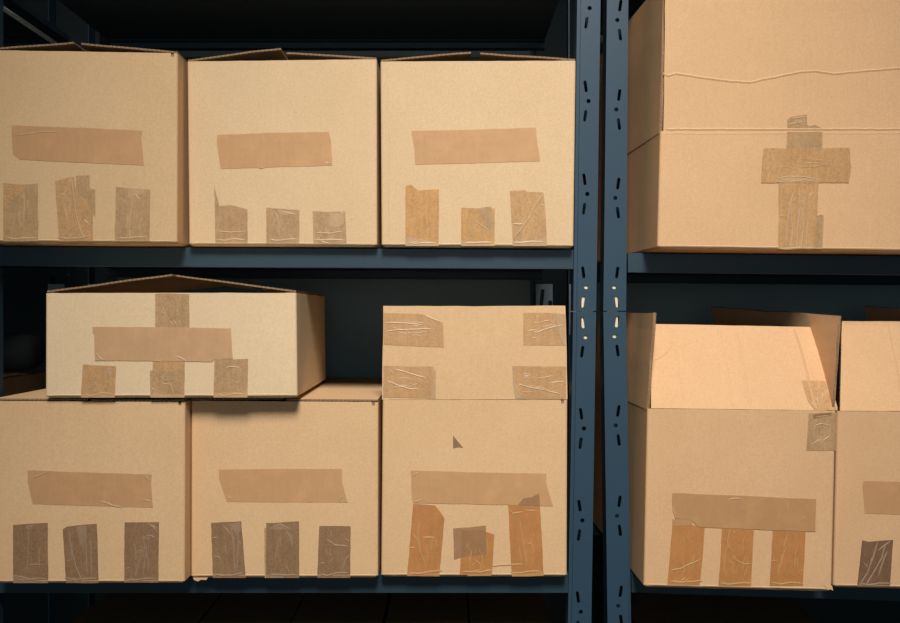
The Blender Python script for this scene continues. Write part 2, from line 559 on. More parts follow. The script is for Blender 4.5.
b = carton('box on the upper left shelf against the blue post, with golden brown tape strips',
           Lup, (380.3, 576.0, 573.6, 381.5), (61.5, 60.6), -0.014, -0.014, 0.39, M['tan'], G1, seed=3.0, notch=False,
           marks=[([(387, 62), (389.5, 150), (389, 238)], 0.0012, 0.0004)])
side_flaps(b, (471, 53), (480, 54), 3.9)
q, r = b['q'], b['root']
tape(r, q, 't_pale', D8, [(79, 52), (380, 46), (674, 36), (682, 110), (696, 197), (400, 206), (97, 214), (92, 130), (80, 70)], 0, label='broad pinkish tan strip')
tape(r, q, 't_amber', D8, [(50, 318), (75, 309), (112, 338), (211, 331), (210, 604), (50, 604)], 0,
     [[(50, 463), (66, 462)], [(60, 590), (110, 585), (135, 570)]],
     [[(50, 552), (90, 566), (150, 578), (209, 590), (209, 604), (50, 604)]], label='golden brown strip with a torn top')
tape(r, q, 't_amber', D8, [(317, 420), (400, 423), (478, 424), (478, 604), (317, 604)], 0,
     [[(362, 440), (372, 490), (370, 550)], [(380, 480), (420, 510), (460, 535)], [(468, 430), (470, 590)]],
     [[(317, 575), (360, 590), (400, 596), (476, 596), (476, 604), (317, 604)]])
tape(r, q, 't_grey', D8, [(395, 424), (462, 414), (466, 500), (458, 530), (430, 500)], 1)
tape(r, q, 't_sand', D8, [(550, 340), (620, 336), (634, 344), (712, 347), (724, 480), (730, 604), (566, 604)], 0,
     [[(712, 352), (680, 400), (650, 460), (600, 530), (568, 568)], [(562, 499), (600, 501), (618, 500)], [(700, 408), (716, 410)], [(668, 430), (690, 470)]],
     [[(570, 596), (640, 590), (690, 575), (726, 556), (730, 604), (566, 604)]], fine=1.3)

# lower left shelf
L4, L5, B6 = (0, 380, 4.45), (0, 460, 3.82), (200, 460, 4.98)
b1 = carton('leftmost box of the lower left shelf, under the pale low box, three dark strips',
            Llo, (-8, 185.0, 184.5, -8), (401.0, 402.0), -0.048, -0.048, 0.42, M['kraft'], G2, seed=4.0)
flat_flaps(b1, 0.0, 4.0)
q, r = b1['q'], b1['root']
tape(r, q, 't_pink', L4, [(122, 402), (400, 412), (675, 420), (672, 460), (681, 568), (400, 560), (145, 552), (124, 455)], 0,
     [[(134, 438), (175, 424), (222, 404)], [(440, 538), (475, 548), (510, 562), (545, 566)], [(640, 418), (672, 455)], [(630, 530), (678, 540)]],
     label='broad pinkish tan strip')
tape(r, q, 't_dark', L5, [(50, 248), (100, 244), (182, 240), (184, 470), (50, 470)], 0,
     [[(108, 262), (106, 360), (100, 430)], [(98, 254), (108, 266), (122, 252)], [(50, 440), (100, 452), (180, 468)], [(110, 400), (170, 398)]],
     [[(50, 442), (100, 452), (150, 464), (182, 470), (50, 470)], [(100, 247), (130, 243), (116, 268)]])
tape(r, q, 't_dark', L5, [(240, 264), (254, 255), (310, 248), (370, 243), (377, 470), (252, 470)], 0,
     [[(262, 270), (272, 340), (290, 410), (312, 460)], [(322, 255), (328, 340), (332, 440)], [(248, 390), (274, 380)], [(250, 448), (300, 466)], [(345, 300), (350, 440)]],
     [[(290, 255), (330, 250), (332, 300), (310, 330), (298, 290)]])
tape(r, q, 't_dark', L5, [(476, 238), (540, 238), (607, 237), (605, 468), (474, 468)], 0,
     [[(544, 330), (530, 400), (515, 450)], [(545, 295), (575, 288), (592, 300)], [(565, 240), (604, 275)], [(478, 416), (500, 410)], [(560, 345), (545, 440)], [(575, 248), (603, 262)]],
     [[(542, 290), (590, 286), (560, 305), (546, 306)]])
b2 = carton('middle box of the lower left shelf, its bare flat top showing beside the pale box',
            Llo, (191.0, 378.3, 378.0, 190.8), (400.8, 402.0), -0.023, -0.023, 0.40, M['kraft'], G2, seed=5.0)
flat_flaps(b2, 0.0012, 5.0)
q, r = b2['q'], b2['root']
tape(r, q, 't_pale', B6, [(94, 47), (400, 44), (707, 45), (708, 110), (735, 211), (400, 210), (133, 208), (95, 95)], 0,
     [[(690, 208), (718, 170)], [(134, 172), (162, 204)]], [[(690, 210), (712, 190), (722, 166), (735, 211)]], label='broad tan strip')
tape(r, q, 't_dark', B6, [(55, 313), (130, 308), (205, 305), (214, 400), (228, 588), (64, 588)], 0,
     [[(60, 388), (88, 385)], [(150, 320), (165, 400), (172, 560)], [(118, 330), (160, 380)], [(185, 320), (190, 420), (182, 560)], [(68, 480), (100, 482)]],
     [[(150, 318), (200, 310), (204, 350), (180, 372)]])
tape(r, q, 't_grey', B6, [(320, 338), (334, 336), (334, 588), (322, 588)], 0)
tape(r, q, 't_dark', B6, [(330, 314), (410, 310), (493, 305), (494, 588), (330, 588)], 1,
     [[(395, 375), (384, 440), (372, 500)], [(400, 370), (396, 440)], [(430, 345), (455, 410)], [(345, 344), (400, 320), (450, 345)], [(425, 510), (445, 570)], [(445, 360), (460, 440)]],
     [[(345, 345), (370, 326), (410, 320), (445, 342), (400, 348)], [(333, 575), (370, 562), (410, 574), (420, 588), (333, 588)]])
tape(r, q, 't_dark', B6, [(594, 328), (750, 330), (748, 588), (584, 588), (590, 420)], 0,
     [[(655, 346), (652, 370), (660, 390)], [(630, 396), (670, 424), (735, 428)], [(745, 478), (728, 490), (718, 530), (700, 566)], [(592, 516), (625, 512)], [(720, 390), (744, 410)]])

torn(b2, [[(193, 577.5), (208, 577.5), (206, 580), (201, 579.6), (198, 581.4), (194, 580)]])
B7, F3 = (395, 460, 4.982), (370, 270, 3.895)
b3 = carton('box against the blue post, front flap standing up with four pieces of cut tape',
            Llo, (382.5, 567.5, 567.0, 381.0), (399.8, 399.8), -0.018, -0.018, 0.40, M['kraft'], G2, seed=6.0)
flat_flaps(b3, 0.0, 6.0)
q, r = b3['q'], b3['root']
fq = Quad(q.p0 - q.n * 0.0006, q.n)
fl = slab(r, [fq(567.2, 399.2), fq(382.3, 399.6), fq(383.4, 306), fq(565.6, 306)], 0.004, M['kraft'], seed=6.4, warp=0.0, rag=0.0012,
          label='front flap standing upright')
tape(fl, fq, 't_sand', F3, [(53, 166), (208, 172), (285, 205), (287, 302), (170, 296), (53, 291)], 0,
     [[(56, 205), (120, 206), (205, 214)], [(205, 174), (245, 192), (284, 206)], [(56, 240), (110, 234), (240, 228)], [(145, 225), (146, 292)], [(270, 215), (264, 298)], [(215, 200), (245, 230)]],
     [[(118, 198), (140, 188), (158, 200), (205, 212), (118, 206)], [(208, 173), (285, 205), (270, 207), (222, 186)]])
tape(fl, fq, 't_sand', F3, [(597, 166), (715, 168), (762, 172), (762, 294), (597, 292)], 0,
     [[(640, 250), (690, 228), (755, 212)], [(610, 238), (650, 232)], [(722, 180), (735, 240), (752, 290)]],
     [[(722, 170), (762, 172), (762, 292), (752, 286), (736, 230)]])
tape(fl, fq, 't_sand', F3, [(52, 373), (150, 376), (245, 376), (256, 395), (256, 486), (240, 500), (52, 496)], 0,
     [[(92, 384), (150, 402), (222, 422)], [(65, 432), (115, 452), (165, 466), (188, 462)], [(220, 400), (236, 430), (228, 466)], [(70, 380), (95, 412)], [(140, 462), (185, 442)]],
     [[(232, 376), (256, 392), (256, 500), (225, 500), (246, 480), (248, 400)]])
tape(fl, fq, 't_sand', F3, [(554, 374), (660, 375), (763, 376), (763, 500), (570, 500), (556, 440)], 0,
     [[(575, 444), (620, 458), (680, 468), (745, 484)], [(565, 448), (578, 480), (610, 496)], [(700, 440), (760, 434)], [(640, 462), (660, 456), (700, 474)]],
     [[(556, 376), (566, 440), (590, 490), (612, 500), (566, 500), (556, 440)]])
tape(r, q, 't_orange', B7, [(90, 218), (200, 226), (225, 258), (247, 292), (232, 450), (221, 580), (60, 578), (76, 400)], 0,
     [[(82, 360), (110, 400), (126, 460), (152, 524)], [(138, 384), (200, 386)], [(72, 436), (100, 437)]], label='orange brown strip with a clipped corner')
tape(r, q, 't_orange', B7, [(334, 350), (440, 352), (495, 372), (484, 570), (322, 572), (330, 450)], 1,
     [[(384, 440), (376, 500), (368, 560)], [(448, 380), (462, 430), (460, 480)], [(400, 500), (424, 520), (430, 560)], [(380, 540), (404, 506)], [(434, 455), (440, 560)], [(375, 560), (430, 545)]],
     [[(360, 572), (420, 568), (482, 569), (480, 576), (362, 578)]])
tape(r, q, 't_mauve', B7, [(290, 340), (370, 335), (453, 325), (456, 470), (340, 482), (293, 496)], 2, label='greyish mauve scrap of tape')
tape(r, q, 't_orange', B7, [(564, 226), (640, 222), (722, 222), (732, 400), (741, 576), (582, 576), (572, 400)], 0,
     [[(566, 240), (585, 266), (640, 258)], [(620, 300), (636, 390), (652, 500), (655, 556)], [(660, 416), (686, 415)], [(650, 250), (706, 252)], [(480, 528), (560, 521), (645, 520)]],
     [[(582, 570), (660, 566), (740, 556), (742, 576), (660, 580), (582, 580)]])
tape(r, q, 't_pale', B7, [(78, 52), (400, 61), (756, 68), (752, 110), (787, 230), (600, 225), (400, 220), (92, 214), (84, 190)], 1,
     [[(82, 84), (100, 72), (120, 60)], [(92, 212), (118, 204), (142, 190)]], label='broad tan strip')
tape(r, q, 't_mauve', B7, [(640, 190), (680, 186), (718, 165), (722, 228), (612, 224)], 2)
tape(r, q, 't_dark', (370, 390, 2.673), [(222, 121), (249, 154), (236, 153), (222, 156)], 0, label='small triangular scrap of tape')

# pale low box lying on top of two others
M3 = (70, 280, 4.5)
topz = CAM_Z - 0.1180
b = carton('low pale box lying across two others, its lid flaps sprung into a shallow peak',
           lambda x: topz - 0.001, (45.4, 296.2, 297.4, 45.2), (293.0, 292.8), -0.057, -0.053, 0.31, M['cream'], None, seed=8.0, notch=False)
side_flaps(b, (172, 275.6), (176, 277.0), 8.8, back=(-0.006, -0.006))
q, r = b['q'], b['root']
tape(r, q, 't_grey', M3, [(383, 62), (460, 60), (537, 64), (537, 240), (383, 240)], 0,
     [[(497, 66), (494, 120)], [(450, 184), (466, 206)], [(466, 180), (482, 208)], [(488, 176), (500, 208)]])
tape(r, q, 't_sand', M3, [(372, 340), (517, 340), (514, 534), (362, 534), (360, 410), (372, 405)], 0)
tape(r, q, 't_grey', M3, [(360, 408), (440, 412), (516, 402), (514, 526), (362, 526)], 1,
     [[(424, 420), (412, 470), (398, 512)], [(446, 460), (458, 490), (466, 520)], [(362, 480), (384, 500)], [(490, 500), (512, 480)]],
     [[(362, 520), (380, 508), (430, 516), (480, 510), (515, 516), (515, 534), (362, 534)]])
tape(r, q, 't_peach', M3, [(102, 210), (400, 212), (724, 217), (728, 290), (733, 354), (650, 356), (640, 368), (400, 364), (112, 363), (108, 240), (102, 238)], 2,
     [[(116, 324), (128, 346), (152, 360)], [(372, 364), (420, 362)], [(470, 342), (500, 352), (522, 364)], [(405, 340), (408, 420)]],
     [[(116, 322), (130, 346), (156, 362), (112, 363)]], label='broad tan strip')
tape(r, q, 't_sand', M3, [(58, 379), (130, 384), (208, 388), (204, 460), (201, 532), (49, 530)], 0,
     [[(160, 402), (188, 402), (186, 440)]], [[(50, 512), (90, 514), (150, 508), (201, 515), (201, 532), (49, 530)], [(160, 400), (190, 400), (188, 440), (176, 430)]])
tape(r, q, 't_grey', M3, [(650, 354), (720, 357), (800, 354), (799, 534), (646, 534)], 3,
     [[(700, 398), (720, 390), (765, 394)]], [[(646, 514), (700, 505), (760, 512), (799, 508), (799, 534), (646, 534)]])

# upper right shelf
TRb = (740, 100, 3.893)
b = carton('large box on the upper right shelf, tall front flap raised, tape cross',
           Rup, (660.5, 1085, 1083, 657.6), (131, 131), -0.070, -0.030, 0.40, M['warm'], None, seed=9.0, notch=False,  # right end drawn out past the frame to stop lamp light behind
           marks=[([(664, 133.4), (700, 133.8), (760, 133.4), (870, 133.4), (980, 133.4)], 0.0013, 0.0003)])
q, r, n = b['q'], b['root'], b['n']
fq = Quad(q.p0 - q.n * 0.0006, q.n)
wob = [(663, 73), (668, 75.5), (676, 73.5), (700, 77), (730, 81), (750, 82), (775, 77), (800, 72), (815, 71), (835, 73.5), (862, 71), (900, 68), (960, 64)]
slab(r, [fq(1084, 131.6), fq(663.5, 131.6), fq(665.5, -22), fq(1084, -22)], 0.004, M['warm'], seed=9.4, warp=0.0, nu=16, nv=10,
     marks=[(fq, wob, 0.0018, 0.0006), (fq, [(665, 129), (760, 129.2), (870, 129), (980, 129)], 0.0017, 0.0006)], label='tall front flap raised, with a wavy torn crease')
h0 = b['TL'] + n * 0.004 - b['ab'] * 0.0005 + Vector((0, 0, -0.0015))
t0 = fq(664, -22, -0.004)
sh = n * (b['D'] - 0.008)
slab(r, [h0, h0 + sh, t0 + sh, t0], 0.004, M['warm'], seed=9.9, warp=0.002, label='left side flap raised')
tape(r, q, 't_grey', TRb, [(184, 124), (322, 124), (320, 200), (181, 200)], 0, label='grey strip down the middle')
tape(r, fq, 't_grey', TRb, [(184, 78), (200, 66), (260, 56), (262, 98), (285, 100), (322, 110), (322, 116), (184, 116)], 0,
     [[(186, 96), (220, 88), (258, 84)], [(262, 104), (290, 98), (320, 112)], [(200, 72), (258, 66)]])
tape(r, q, 't_grey', TRb, [(284, 456), (316, 446), (326, 450), (320, 592), (280, 592)], 0)
tape(r, q, 't_sand', TRb, [(150, 320), (306, 316), (300, 460), (290, 592), (148, 592), (152, 450)], 1,
     [[(208, 360), (190, 440), (182, 560)], [(232, 350), (236, 420), (224, 500), (222, 580)], [(250, 345), (252, 470), (238, 580)], [(262, 330), (272, 400), (276, 470)],
      [(270, 372), (286, 360)], [(154, 450), (172, 452)], [(156, 540), (170, 545)], [(200, 400), (206, 520), (196, 585)], [(264, 480), (258, 580)], [(160, 335), (172, 350)]])
tape(r, q, 't_sand', TRb, [(92, 188), (240, 187), (428, 186), (430, 240), (434, 262), (424, 322), (240, 322), (82, 322), (86, 250)], 2,
     [[(150, 304), (190, 298), (250, 300), (310, 312)], [(130, 316), (180, 322)], [(190, 320), (250, 312), (300, 318)]],
     [[(150, 306), (200, 298), (255, 304), (310, 314), (240, 320), (170, 316)]], label='wide crossing strip')

# lower right shelf
A5, A4 = (650, 480, 5.0), (760, 290, 3.893)
bA = carton('open box right of the posts, front flap folded back between raised side flaps',
            Rlo, (647.5, 836.3, 832.0, 643.8), (408.6, 410.6), -0.067, -0.060, 0.39, M['warm'], None, seed=10.0, notch=False)
q, r, n = bA['q'], bA['root'], bA['n']
hl, hr = q(651, 408.2, -0.001), q(835.8, 410.4, -0.001)
tl, tr = at(652.5, 324, 0.006), at(814.5, 327, 0.019)
aq = Quad(hl, (hr - hl).cross(tl - hl))
fl = slab(r, [hr, hl, tl, aq(814.5, 327)], 0.004, M['warm'], seed=10.2, warp=0.0, nu=14,
          marks=[(aq, [(670, 327), (677, 360), (684, 400)], 0.0022, 0.0005), (aq, [(718, 327), (726, 365), (733, 406)], 0.0022, 0.0005),
                 (aq, [(736, 328), (743, 365), (750, 407)], 0.0022, 0.0006), (aq, [(794, 328), (804, 360), (815, 408)], 0.0018, 0.0014),
                 (aq, [(655, 360), (664, 355), (672, 346)], 0.0008, 0.0004)], label='front flap folded back')
h0 = bA['TL'] + n * 0.003 - bA['ab'] * 0.0005 + Vector((0, 0, -0.0015))
t0 = at(653.0, 313, h0.y + 0.001)
sh = n * (bA['D'] - 0.006)
slab(r, [h0, h0 + sh, t0 + sh * 0.98, t0], 0.004, M['warm'], seed=10.6, warp=0.002, rag=0.002, label='left side flap raised')
h0 = bA['TR'] + n * 0.003 + Vector((0, 0, 0.001)) - bA['ab'] * 0.001
t0 = at(841.0, 316, h0.y + 0.001)
t1 = at(713, 306.5, h0.y + 0.375)
slab(r, [h0 + sh, h0, t0, t1], 0.004, M['warm'], seed=10.9, warp=0.001, rag=0.002, label='right side flap raised')
tape(r, q, 't_orange', A5, [(112, 222), (190, 226), (274, 228), (262, 400), (248, 528), (86, 526), (98, 400)], 0,
     [[(100, 454), (160, 440), (255, 396)], [(150, 512), (180, 488)], [(170, 514), (196, 490)]], label='orange brown strip')
tape(r, q, 't_orange', A5, [(360, 230), (440, 232), (520, 236), (512, 400), (506, 533), (342, 530), (352, 400)], 0,
     [[(400, 240), (388, 320), (374, 400), (372, 450), (388, 500)], [(412, 375), (430, 400), (470, 424), (510, 418)], [(392, 398), (412, 420), (420, 470)], [(418, 250), (424, 275)], [(350, 510), (400, 524)]])
tape(r, q, 't_orange', A5, [(614, 246), (700, 250), (778, 252), (772, 400), (764, 535), (598, 531), (606, 400)], 0,
     [[(688, 270), (672, 330), (676, 350), (650, 430), (636, 500)], [(606, 402), (634, 404)], [(756, 450), (768, 452)]])
tape(r, q, 't_brown', A5, [(112, 196), (200, 197), (212, 206), (212, 226), (112, 230)], 1)
tape(r, q, 't_brown', A5, [(112, 65), (400, 76), (832, 96), (828, 180), (828, 258), (600, 250), (360, 240), (240, 234), (204, 200), (126, 192), (110, 110)], 2,
     [[(390, 98), (430, 92), (460, 96)], [(112, 130), (128, 190)], [(690, 110), (688, 160)], [(770, 175), (774, 200)]], label='broad brown strip')
tape(r, q, 't_grey', A4, [(190, 480), (300, 478), (298, 626), (180, 626), (186, 540)], 0,
     [[(205, 530), (240, 520), (274, 530), (270, 570), (240, 590)], [(210, 494), (275, 488)], [(200, 600), (240, 580)]], label='corner tape')
tape(fl, aq, 't_sand', A4, [(163, 352), (220, 352), (262, 355), (296, 450), (300, 468), (215, 468), (186, 430)], 1,
     [[(266, 360), (288, 420), (302, 466)], [(225, 405), (262, 370)], [(200, 400), (222, 460)]],
     [[(252, 390), (266, 385), (274, 402), (260, 404)]], label='corner tape')
tape(r, q, 't_dark', A4, [(205, 484), (280, 476), (276, 488), (240, 494), (208, 502)], 1)

torn(bA, [[(824, 585.5), (832, 585.5), (833.2, 590.6), (830.5, 589.3), (827.5, 590)]])
bB = carton('open box cut off by the right edge, with one dark crumpled tape strip',
            Rlo, (837.7, 1026, 1022, 833.5), (411.2, 412), -0.040, -0.032, 0.39, M['warm'], None, seed=11.0, notch=False)
q, r, n = bB['q'], bB['root'], bB['n']
hl, hr = q(840, 410.8, -0.001), q(1026, 411.6, -0.001)
tl = at(842.0, 321, 0.036)
aq = Quad(hl, (hr - hl).cross(tl - hl))
slab(r, [hr, hl, tl, aq(1000, 322)], 0.004, M['warm'], seed=11.2, warp=0.0, nu=14,
     marks=[(aq, [(888, 324), (893, 350), (899, 380), (905, 409)], 0.0012, 0.0007)], label='front flap folded back')
h0 = bB['TR'] + n * 0.003 + Vector((0, 0, 0.001))
sh = n * (bB['D'] - 0.006)
t0 = at(1030, 316, h0.y + 0.001)
t1 = at(866, 306, h0.y + 0.375)
slab(r, [h0 + sh, h0, t0, t1], 0.004, M['warm'], seed=11.9, warp=0.001, label='right side flap raised')
A5w = (620, 390, 2.675)
tape(r, q, 't_pink', A5w, [(651, 243), (760, 246), (900, 250), (900, 338), (760, 334), (655, 330), (649, 260)], 0, label='broad brown strip')
tape(r, q, 't_umber', A5w, [(648, 402), (665, 406), (700, 403), (731, 401), (726, 470), (722, 528), (634, 526), (642, 460)], 0,
     [[(690, 404), (680, 440), (662, 490), (640, 524)], [(712, 410), (700, 450), (672, 500), (655, 526)], [(690, 500), (704, 460), (716, 430)], [(724, 404), (690, 430)], [(650, 460), (670, 480)]],
     label='dark crumpled strip')

# cartons in the dark on the shelf below (only their tops show under the beam)
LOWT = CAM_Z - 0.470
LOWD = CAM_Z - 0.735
GL = 'cartons in the dark on the shelf below'
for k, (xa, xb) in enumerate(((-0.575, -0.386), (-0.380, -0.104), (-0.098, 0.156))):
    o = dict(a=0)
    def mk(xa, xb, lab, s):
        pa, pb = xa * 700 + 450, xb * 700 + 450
        bb = carton(lab, lambda x: LOWD, (pa, pb, pb, pa), (640, 640), 0.004, 0.004, 0.40, M['kraft_shaded'], GL, top_z=LOWT - 0.006, seed=s, notch=False, lip=False)
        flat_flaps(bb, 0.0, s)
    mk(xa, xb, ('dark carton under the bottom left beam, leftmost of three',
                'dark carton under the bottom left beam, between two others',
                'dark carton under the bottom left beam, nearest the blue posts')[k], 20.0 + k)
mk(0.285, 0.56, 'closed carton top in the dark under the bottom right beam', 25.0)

# ------------------------------------------------------------------ steel racks
def boolean_cut(bm_solid, bm_cut, name):
    def raw(bm, nm):
        bmesh.ops.recalc_face_normals(bm, faces=bm.faces)
        me = bpy.data.meshes.new(nm)
        bm.to_mesh(me); bm.free()
        o = bpy.data.objects.new(nm, me)
        COL.objects.link(o)
        return o
    a, c = raw(bm_solid, name), raw(bm_cut, name)
    md = a.modifiers.new('cut', 'BOOLEAN')
    md.operation = 'DIFFERENCE'
    md.solver = 'EXACT'
    md.object = c
    bpy.context.view_layer.update()
    ev = a.evaluated_get(bpy.context.evaluated_depsgraph_get())
    out = bmesh.new()
    out.from_mesh(ev.to_mesh())
    ev.to_mesh_clear()
    for o in (a, c):
        me = o.data
        bpy.data.objects.remove(o)
        bpy.data.meshes.remove(me)
    return out

def zpx(y):
    return CAM_Z + (311.5 - y) / 700.0

def xpx(x):
    return (x - 450) / 700.0

def post(parent, xl0, xr0, y0, xl1, xr1, y1, lip_left, holes, slots, z_over=None, y_at=0.0, depth=0.032):
    """channel-section upright. pixel edges at its top (y0) and bottom (y1); holes (x, y), slots (x, y, lean)"""
    t, lp = 0.002, 0.005
    w = xpx(xr0) - xpx(xl0)
    sec = [(0, .003), (lp, .003), (lp, 0), (w, 0), (w, depth), (w * .52, depth), (w * .52, depth - t), (w - t, depth - t), (w - t, t), (lp + t, t), (lp + t, .003 + t), (t, .003 + t), (t, depth - t),
           (w * .48, depth - t), (w * .48, depth), (0, depth)]
    if not lip_left:
        sec = [(w - x, y) for x, y in sec][::-1]
    za, zb = zpx(y0), zpx(y1)
    xa, xb = xpx(xl0), xpx(xl1)
    k = (xpx(xr1) - xpx(xl1)) / w
    bm = bmesh.new()
    hexa(bm, [(xb + x * k, y_at + y, zb) for x, y in sec], [(xa + x, y_at + y, za) for x, y in sec])
    if holes or slots:
        cb = bmesh.new()
        def prism(pts):
            hexa(cb, [(x, y_at - 0.01, z) for x, z in pts], [(x, y_at + 0.008, z) for x, z in pts])
        for (x, y) in holes:
            cx, cz = xpx(x), zpx(y)
            prism([(cx + 0.0031 * math.cos(a * math.pi / 6), cz + 0.0031 * math.sin(a * math.pi / 6)) for a in range(12)])
        for (x, y, lean) in slots:
            cx, cz = xpx(x), zpx(y)
            hl, hw = 0.0063, 0.0022
            pts = []
            for a in range(7):
                an = math.pi * a / 6
                pts.append((hw * math.cos(an), hl + hw * math.sin(an)))
            for a in range(7):
                an = math.pi + math.pi * a / 6
                pts.append((hw * math.cos(an), -hl + hw * math.sin(an)))
            ca, sa = math.cos(lean), math.sin(lean)
            prism([(cx + px * ca - pz * sa, cz + px * sa + pz * ca) for px, pz in pts])
        bm = boolean_cut(bm, cb, 'post')
    return link('post', bm, M['blue'], parent)

def interp(a, b, t):
    return a + (b - a) * t

def ladder(xl_of, centres, hole_dx, slot_dx, sgn, gap=14.7):
    hs, ss = [], []
    for c in centres:
        hs.append((xl_of(c) + hole_dx, c))
        ss.append((xl_of(c - gap) + slot_dx, c - gap, 0.14 * sgn))
        ss.append((xl_of(c + gap) + slot_dx, c + gap, -0.14 * sgn))
    return hs, ss

def level(root, z, s, a, x0, x1, back=0.45, rear_drop=0.0):
    """front beam, rear beam and deck of one shelf"""
    zr = a.z - s * a.x
    for (ya, yb, fl) in ((0.004, 0.006, 1), (back - 0.006, back - 0.004, -1)):
        bm = bmesh.new()
        bar(bm, x0, x1, ya, yb, zr - BH, zr - 0.0005, s)
        y2, y3 = (yb, yb + 0.016) if fl > 0 else (ya - 0.016, ya)
        bar(bm, x0, x1, y2, y3, zr - BH, zr - BH + 0.0018, s)
        bar(bm, x0, x1, y2, y3, zr - BH + 0.015, zr - BH + 0.017, s)
        bmesh.ops.bevel(bm, geom=[e for e in bm.edges], offset=0.0005, segments=1, affect='EDGES')
        link('beam', bm, M['blue_shaded'], root)
    bm = bmesh.new()
    bar(bm, x0, x1, 0.0065, back - 0.0065, zr - 0.011, zr - 0.0005, s)
    link('shelf_deck', bm, M['deck'], root)

GR = 'slate blue boltless shelving racks'
XL0, XR0 = xpx(-30.5), xpx(-8.0)            # left front post of the left rack
rackL = empty('shelving_rack', (-0.24, 0.22, 0.0), 'slate blue steel shelving rack on the left, holding two rows of taped boxes', 'shelving rack', GR)
rackR = empty('shelving_rack', (0.66, 0.22, 0.0), 'slate blue steel shelving rack on the right, behind the large box with the tape cross', 'shelving rack', GR)

YF = 311.5 + 1.198 * 700                   # pixel height of the floor at the posts
def ex(xa, ya, xb, yb, y):
    return xa + (xb - xa) * (y - ya) / (yb - ya)
# left rack, right-hand front post: upper and lower lengths
u_l = lambda y: ex(577.5, 0, 573.6, 311, y)
u_r = lambda y: ex(600.6, 0, 596.2, 311, y)
l_l = lambda y: ex(573.6, 311, 568.2, 623, y)
l_r = lambda y: ex(596.2, 311, 591.4, 623, y)
hs, ss = ladder(u_l, (-85, 8, 101, 194, 287), 12.3, 9.2, 1)
p = post(rackL, u_l(-180), u_r(-180), -180, u_l(310.8), u_r(310.8), 310.8, True, hs, ss)
hs2, ss2 = ladder(l_l, (337, 428.5, 520.5, 612), 12.4, 9.3, 1)
ss2 = [s for s in ss2 if s[1] > 318]
p2 = post(rackL, l_l(312), l_r(312), 312, l_l(YF), l_r(YF), YF, True, hs2, ss2)
bm = bmesh.new()
bar(bm, xpx(581.8), xpx(593.0), 0.0026, 0.0040, zpx(343), zpx(282))
link('splice_plate', bm, M['zinc'], p)['label'] = 'pale zinc splice plate behind the slots'
# right rack, left-hand front post
r_l = lambda y: ex(607, 0, 603.4, 311, y)
r_r = lambda y: ex(628.8, 0, 626.6, 311, y)
s_l = lambda y: ex(603.4, 311, 607.6, 623, y)
s_r = lambda y: ex(626.6, 311, 631.6, 623, y)
hs, ss = ladder(r_l, (-68, 20, 109.5, 198, 287), 10.6, 13.4, -1, 14.5)
p = post(rackR, r_l(-180), r_r(-180), -180, r_l(310.8), r_r(310.8), 310.8, False, hs, ss)
hs2, ss2 = ladder(s_l, (336, 425.5, 516, 606), 10.8, 13.6, -1, 14.5)
ss2 = [s for s in ss2 if s[1] > 318]
p2 = post(rackR, s_l(312), s_r(312), 312, s_l(YF), s_r(YF), YF, False, hs2, ss2)
bm = bmesh.new()
bar(bm, xpx(607.5), xpx(618.2), 0.0026, 0.0040, zpx(343), zpx(282))
link('splice_plate', bm, M['zinc'], p)['label'] = 'pale zinc splice plate behind the slots'
# left rack, left-hand front post and the rear posts
post(rackL, -30.5, -8.0, -180, -30.5, -8.0, YF, True, [], [])

def rear_post(parent, xc, rows):
    bm = bmesh.new()
    x0, x1 = xc - 0.017, xc + 0.017
    y0, y1 = 0.452, 0.482
    bar(bm, x0, x1, y0, y0 + 0.002, 0.002, zpx(-180))
    bar(bm, x0, x0 + 0.002, y0 + 0.002, y1, 0.002, zpx(-180))
    bar(bm, x1 - 0.002, x1, y0 + 0.002, y1, 0.002, zpx(-180))
    cb = bmesh.new()
    for i in range(rows):
        z = CAM_Z + 0.04 - i * 0.09
        for dx, ln in ((-0.006, 0.1), (0.008, -0.1)):
            hw, hl = 0.0035, 0.012
            pts = [(-hw, -hl), (hw, -hl), (hw, hl), (-hw, hl)]
            ca, sa = math.cos(ln), math.sin(ln)
            pts = [(xc + dx + a * ca - b * sa, z + a * sa + b * ca) for a, b in pts]
            hexa(cb, [(x, y0 - 0.01, zz) for x, zz in pts], [(x, y0 + 0.008, zz) for x, zz in pts])
    o = link('post', boolean_cut(bm, cb, 'post'), M['blue'], parent)
    bm, cb = bmesh.new(), bmesh.new()
    bar(bm, x0 + 0.001, x1 - 0.001, y0 - 0.0016, y0 - 0.0001, CAM_Z - 0.045, CAM_Z + 0.053)
    for dx, dz, ln, hl in ((-0.005, 0.022, -0.10, 0.021), (0.012, 0.008, 0.06, 0.013), (-0.004, -0.03, 0.1, 0.010)):
        ca, sa = math.cos(ln), math.sin(ln)
        pts = [(xc + dx + a * ca - b * sa, CAM_Z + dz + a * sa + b * ca) for a, b in ((-0.0036, -hl), (0.0036, -hl), (0.0036, hl), (-0.0036, hl))]
        hexa(cb, [(x, y0 - 0.01, zz) for x, zz in pts], [(x, y0 + 0.004, zz) for x, zz in pts])
    link('splice_plate', boolean_cut(bm, cb, 'plate'), M['steel'], o)['label'] = 'pale grey splice plate'
    return o

rear_post(rackL, 0.182, 4)
rear_post(rackL, -0.683, 4)
rear_post(rackR, 0.246, 4)

